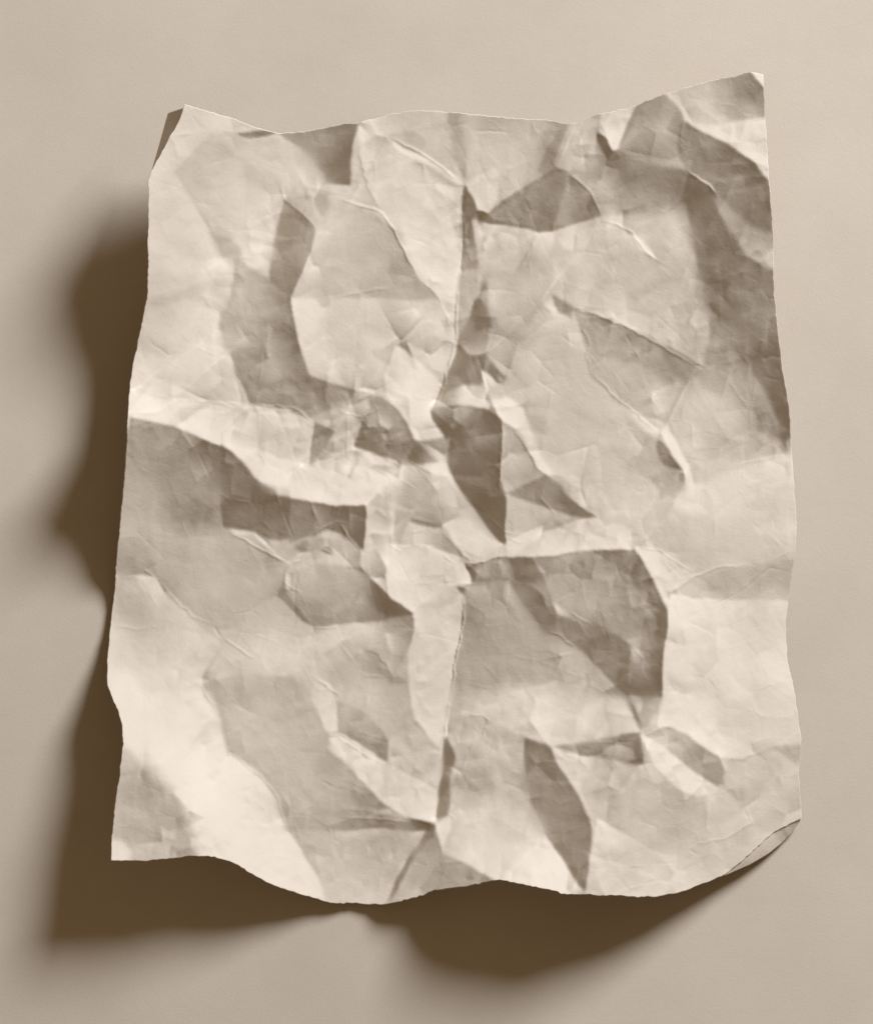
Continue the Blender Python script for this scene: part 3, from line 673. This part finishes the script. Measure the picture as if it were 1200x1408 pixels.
def crease_field(H, W):
    rng = np.random.RandomState(11)
    out = np.zeros((H, W))
    lines = []
    for L in CREASES.strip().splitlines():
        f = L.split('|'); ox, oy = TILES[int(f[0])]
        p = np.array(f[3].split(), float).reshape(-1, 2) / Z + (ox, oy)
        # paper creases are never quite straight: break each run into short jittered steps
        q = [p[0]]
        for a, b in zip(p[:-1], p[1:]):
            n = max(1, int(np.hypot(*(b - a)) / 7))
            for k in range(1, n + 1):
                q.append(a + (b - a) * k / n + (rng.normal(0, .9, 2) if k < n else 0))
        lines.append((float(f[1]), float(f[2]) * .7, np.array(q)))
    for k in range(260):                       # hairline creases all over
        c = np.array([rng.uniform(150, 1100), rng.uniform(110, 1240)]); a = rng.uniform(0, math.pi); n = rng.randint(2, 6)
        q = [c]
        for i in range(n):
            a += rng.normal(0, .45); q.append(q[-1] + rng.uniform(4, 11) * np.array([math.cos(a), math.sin(a)]))
        lines.append((rng.choice([-1, 1]) * rng.uniform(.08, .25), rng.uniform(1.4, 3.2), np.array(q)))
    for amp, wd, q in lines:
        pad = wd * 4 + 2
        i0 = max(0, int((q[:, 1].min() - pad - Y0) / FINE)); i1 = min(H, int((q[:, 1].max() + pad - Y0) / FINE) + 2)
        j0 = max(0, int((q[:, 0].min() - pad - X0) / FINE)); j1 = min(W, int((q[:, 0].max() + pad - X0) / FINE) + 2)
        if i1 <= i0 or j1 <= j0: continue
        xx, yy = np.meshgrid(X0 + (np.arange(j0, j1) + .5) * FINE, Y0 + (np.arange(i0, i1) + .5) * FINE)
        best = np.full(xx.shape, 1e9); along = np.zeros(xx.shape); m = len(q) - 1
        for k in range(m):
            a, b = q[k], q[k + 1]; d = b - a
            t = (((xx - a[0]) * d[0] + (yy - a[1]) * d[1]) / max(d @ d, 1e-6)).clip(0, 1)
            r = np.hypot(xx - a[0] - t * d[0], yy - a[1] - t * d[1]); s = r < best
            best = np.where(s, r, best); along = np.where(s, (k + t) / m, along)
        taper = (np.minimum(along, 1 - along) * 5).clip(.15, 1)
        out[i0:i1, j0:j1] += .7 * amp * taper * np.exp(-(best / wd) ** 1.4)
    return out

def value_noise(H, W, cell, seed):
    rng = np.random.RandomState(seed)
    return resample(rng.normal(0, 1, (max(3, int(H / cell)), max(3, int(W / cell)))), H, W)

z3 = relief()
FH = int((Y1 - Y0) / FINE); FW = int((X1 - X0) / FINE)
zf = blur(resample(z3, FH, FW), .35)
zf += crease_field(FH, FW)
# shallow random facets between the big ones
for cell, amp, sd in ((30, .45, 1), (15, .2, 2), (7, .07, 3)):
    n = blur(value_noise(FH, FW, cell, sd), cell * .18)
    zf += amp * (np.abs(n) - .8)
# thin creases along the borders of the small facets, some raised, some sunk, some worn away
gx_, gy_ = np.meshgrid(X0 + (np.arange(FW) + .5) * FINE, Y0 + (np.arange(FH) + .5) * FINE)
for size, amp, wd, seed in ((70, .40, 1.5, 5), (36, .24, 1.3, 6), (110, .42, 1.7, 9)):
    v, e, patch, rng = cells(gx_, gy_, size, seed)
    sgn = resample(rng.normal(0, 1, (60, 50)), FH, FW).clip(-1.4, 1.4)
    zf += amp * sgn * patch * np.exp(-(e / wd) ** 1.3) * (.8 + 1.0 * np.exp(-((gx_ - 520) ** 2 + (gy_ - 660) ** 2) / 170 ** 2))
def height(px, py):
    fx = np.clip((np.asarray(px) - X0) / FINE - .5, 0, FW - 1.001); fy = np.clip((np.asarray(py) - Y0) / FINE - .5, 0, FH - 1.001)
    j = fx.astype(int); i = fy.astype(int); u = fx - j; v = fy - i
    return (zf[i, j] * (1 - u) + zf[i, j + 1] * u) * (1 - v) + (zf[i + 1, j] * (1 - u) + zf[i + 1, j + 1] * u) * v

# ------------------------------------------------------------------ materials
def nodes_of(name):
    m = bpy.data.materials.new(name); m.use_nodes = True
    nt = m.node_tree; nt.nodes.clear()
    out = nt.nodes.new('ShaderNodeOutputMaterial'); b = nt.nodes.new('ShaderNodeBsdfPrincipled')
    nt.links.new(b.outputs[0], out.inputs[0]); tc = nt.nodes.new('ShaderNodeTexCoord')
    return m, nt, b, tc
def noise(nt, tc, scale, detail, rough=.6):
    n = nt.nodes.new('ShaderNodeTexNoise'); n.inputs['Scale'].default_value = scale
    n.inputs['Detail'].default_value = detail; n.inputs['Roughness'].default_value = rough
    nt.links.new(tc.outputs['Object'], n.inputs['Vector']); return n
def mix_col(nt, fac, a, b, lo=.3, hi=.7):
    r = nt.nodes.new('ShaderNodeValToRGB'); r.color_ramp.elements[0].position = lo; r.color_ramp.elements[1].position = hi
    r.color_ramp.elements[0].color = (*a, 1); r.color_ramp.elements[1].color = (*b, 1)
    nt.links.new(fac, r.inputs[0]); return r
def bump(nt, h, strength, dist, prev=None):
    b = nt.nodes.new('ShaderNodeBump'); b.inputs['Strength'].default_value = strength; b.inputs['Distance'].default_value = dist
    nt.links.new(h, b.inputs['Height'])
    if prev: nt.links.new(prev.outputs[0], b.inputs['Normal'])
    return b

PAPER_A, PAPER_B = (.565, .502, .416), (.590, .529, .445)
def paper_material():
    m, nt, b, tc = nodes_of('crumpled paper')
    n1 = noise(nt, tc, 45, 6, .65)
    r = mix_col(nt, n1.outputs['Fac'], PAPER_A, PAPER_B, .32, .68)
    nt.links.new(r.outputs[0], b.inputs['Base Color'])
    b.inputs['Roughness'].default_value = .85
    b.inputs['Specular IOR Level'].default_value = .25
    g1 = noise(nt, tc, 1500, 3, .7); g2 = noise(nt, tc, 480, 4, .6)
    b1 = bump(nt, g1.outputs['Fac'], .2, .0003); b2 = bump(nt, g2.outputs['Fac'], .15, .0006, b1)
    nt.links.new(b2.outputs[0], b.inputs['Normal'])
    return m
def table_material():
    m, nt, b, tc = nodes_of('beige card')
    n1 = noise(nt, tc, 14, 6, .65)
    r = mix_col(nt, n1.outputs['Fac'], (.508, .443, .360), (.562, .497, .409), .3, .7)
    nt.links.new(r.outputs[0], b.inputs['Base Color'])
    b.inputs['Roughness'].default_value = .9
    b.inputs['Specular IOR Level'].default_value = .15
    g1 = noise(nt, tc, 1300, 3, .7); g2 = noise(nt, tc, 350, 3, .6)
    b1 = bump(nt, g1.outputs['Fac'], .2, .0003); b2 = bump(nt, g2.outputs['Fac'], .06, .0006, b1)
    nt.links.new(b2.outputs[0], b.inputs['Normal'])
    return m
MP, MT = paper_material(), table_material()

def grid_mesh(name, pts, mat, smooth=True):
    """pts: (rows, cols, 3) array -> a quad sheet"""
    h, wd, _ = pts.shape
    me = bpy.data.meshes.new(name)
    me.vertices.add(h * wd); me.vertices.foreach_set('co', pts.reshape(-1).astype(np.float32))
    i, j = np.meshgrid(np.arange(h - 1), np.arange(wd - 1), indexing='ij'); a = (i * wd + j).ravel()
    f = np.stack([a, a + wd, a + wd + 1, a + 1], 1).ravel().astype(np.int32)
    n = len(a)
    me.loops.add(4 * n); me.loops.foreach_set('vertex_index', f)
    me.polygons.add(n); me.polygons.foreach_set('loop_start', np.arange(0, 4 * n, 4, dtype=np.int32))
    me.update(calc_edges=True)
    me.polygons.foreach_set('use_smooth', np.full(n, smooth)); me.materials.append(mat)
    o = bpy.data.objects.new(name, me); col.objects.link(o); return o

# ------------------------------------------------------------------ table top
n = 3
t = np.zeros((n, n, 3)); t[..., 0], t[..., 1] = np.meshgrid(np.linspace(-.8, .8, n), np.linspace(.8, -.8, n))
table = grid_mesh('table_top', t, MT)
table['kind'] = 'structure'

# ------------------------------------------------------------------ the sheet
def along(pts, n, seed, rough=.75):
    p = np.array(pts, float); d = np.r_[0, np.cumsum(np.hypot(*np.diff(p, axis=0).T))]; L = d[-1]
    s = np.linspace(0, L, n)
    # round the traced corners a little, keep the ends
    f = np.linspace(0, L, 4 * n); q = np.stack([np.interp(f, d, p[:, k]) for k in (0, 1)], 1)
    r = int(2.5 / (L / (4 * n))); k = np.hanning(2 * r + 1); k /= k.sum()
    qq = np.pad(q, ((r, r), (0, 0)), mode='reflect', reflect_type='odd')
    q = np.stack([np.convolve(qq[:, c], k, 'valid') for c in (0, 1)], 1)
    o = np.stack([np.interp(s, f, q[:, c]) for c in (0, 1)], 1)
    rng = np.random.RandomState(seed); tn = np.gradient(o, axis=0); tn /= np.hypot(tn[:, 0], tn[:, 1])[:, None]
    def nz(c): return np.interp(np.arange(n), np.arange(0, n + c, c), rng.normal(0, 1, len(np.arange(0, n + c, c))))
    w = (nz(3) * .5 + nz(9) * .6 + nz(30) * .5) * rough; w *= np.clip(np.minimum(np.arange(n), np.arange(n)[::-1]) / 20, 0, 1)
    return o + np.stack([-tn[:, 1], tn[:, 0]], 1) * w[:, None]
NU, NV = 680, 800
T, B, Lf, R = along(OUT_TOP, NU, 1), along(OUT_BOTTOM, NU, 2), along(OUT_LEFT, NV, 3, .5), along(OUT_RIGHT, NV, 4, .5)
u = np.linspace(0, 1, NU)[None, :, None]; v = np.linspace(0, 1, NV)[:, None, None]
P = (1 - v) * T[None] + v * B[None] + (1 - u) * Lf[:, None] + u * R[:, None] \
    - ((1 - u) * (1 - v) * T[0] + u * (1 - v) * T[-1] + (1 - u) * v * B[0] + u * v * B[-1])
pz = height(P[..., 0], P[..., 1])
pts = np.stack([(P[..., 0] - CX) * S, (CY - P[..., 1]) * S, (2.0 + np.logaddexp(0, (pz + 4.0) / 1.2) * 1.2) * S], -1)

paper = bpy.data.objects.new('crumpled_paper', None); col.objects.link(paper)
paper['label'] = 'crumpled sheet of cream paper with curled corners lying on the beige table'
paper['category'] = 'paper'
def sheet_part(name, pts):
    o = grid_mesh(name, pts, MP); o.parent = paper
    s = o.modifiers.new('thickness', 'SOLIDIFY'); s.thickness = .00013; s.offset = -1
    return o
sheet_part('sheet', pts)

# corners that are folded back under the sheet
def fold(inner, outer, drop, n=60, m=16):
    def line(p):
        p = np.array(p, float); d = np.r_[0, np.cumsum(np.hypot(*np.diff(p, axis=0).T))]; s = np.linspace(0, d[-1], n)
        return np.stack([np.interp(s, d, p[:, k]) for k in (0, 1)], 1)
    a, b = line(inner), line(outer); k = np.linspace(0, 1, m)[:, None, None]
    q = a[None] * (1 - k) + b[None] * k
    za = height(a[:, 0], a[:, 1])[None, :, None] + 4.5
    wdt = np.hypot(*(b - a).T)[None, :, None]
    zz = za - drop * wdt * k ** 1.25 - 1.0 * k
    return np.concatenate([(q[..., :1] - CX) * S, (CY - q[..., 1:2]) * S, np.maximum(zz, 2.4) * S], -1)
f1 = sheet_part('corner_fold', fold([(258, 152), (253, 168), (236, 200), (213, 241)], [(233, 158), (229.5, 170), (221.5, 202), (211, 242)], 2.2))
f1['label'] = 'narrow dark strip of the upper left corner curled under'
f2 = sheet_part('corner_fold', fold([(1099, 1124), (1061, 1141), (1020, 1178), (992, 1201)], [(1100.5, 1126), (1088, 1144), (1073, 1160), (1055, 1174), (1030, 1188), (994, 1203)], .55))
f2['label'] = 'lower right corner folded back under the sheet'
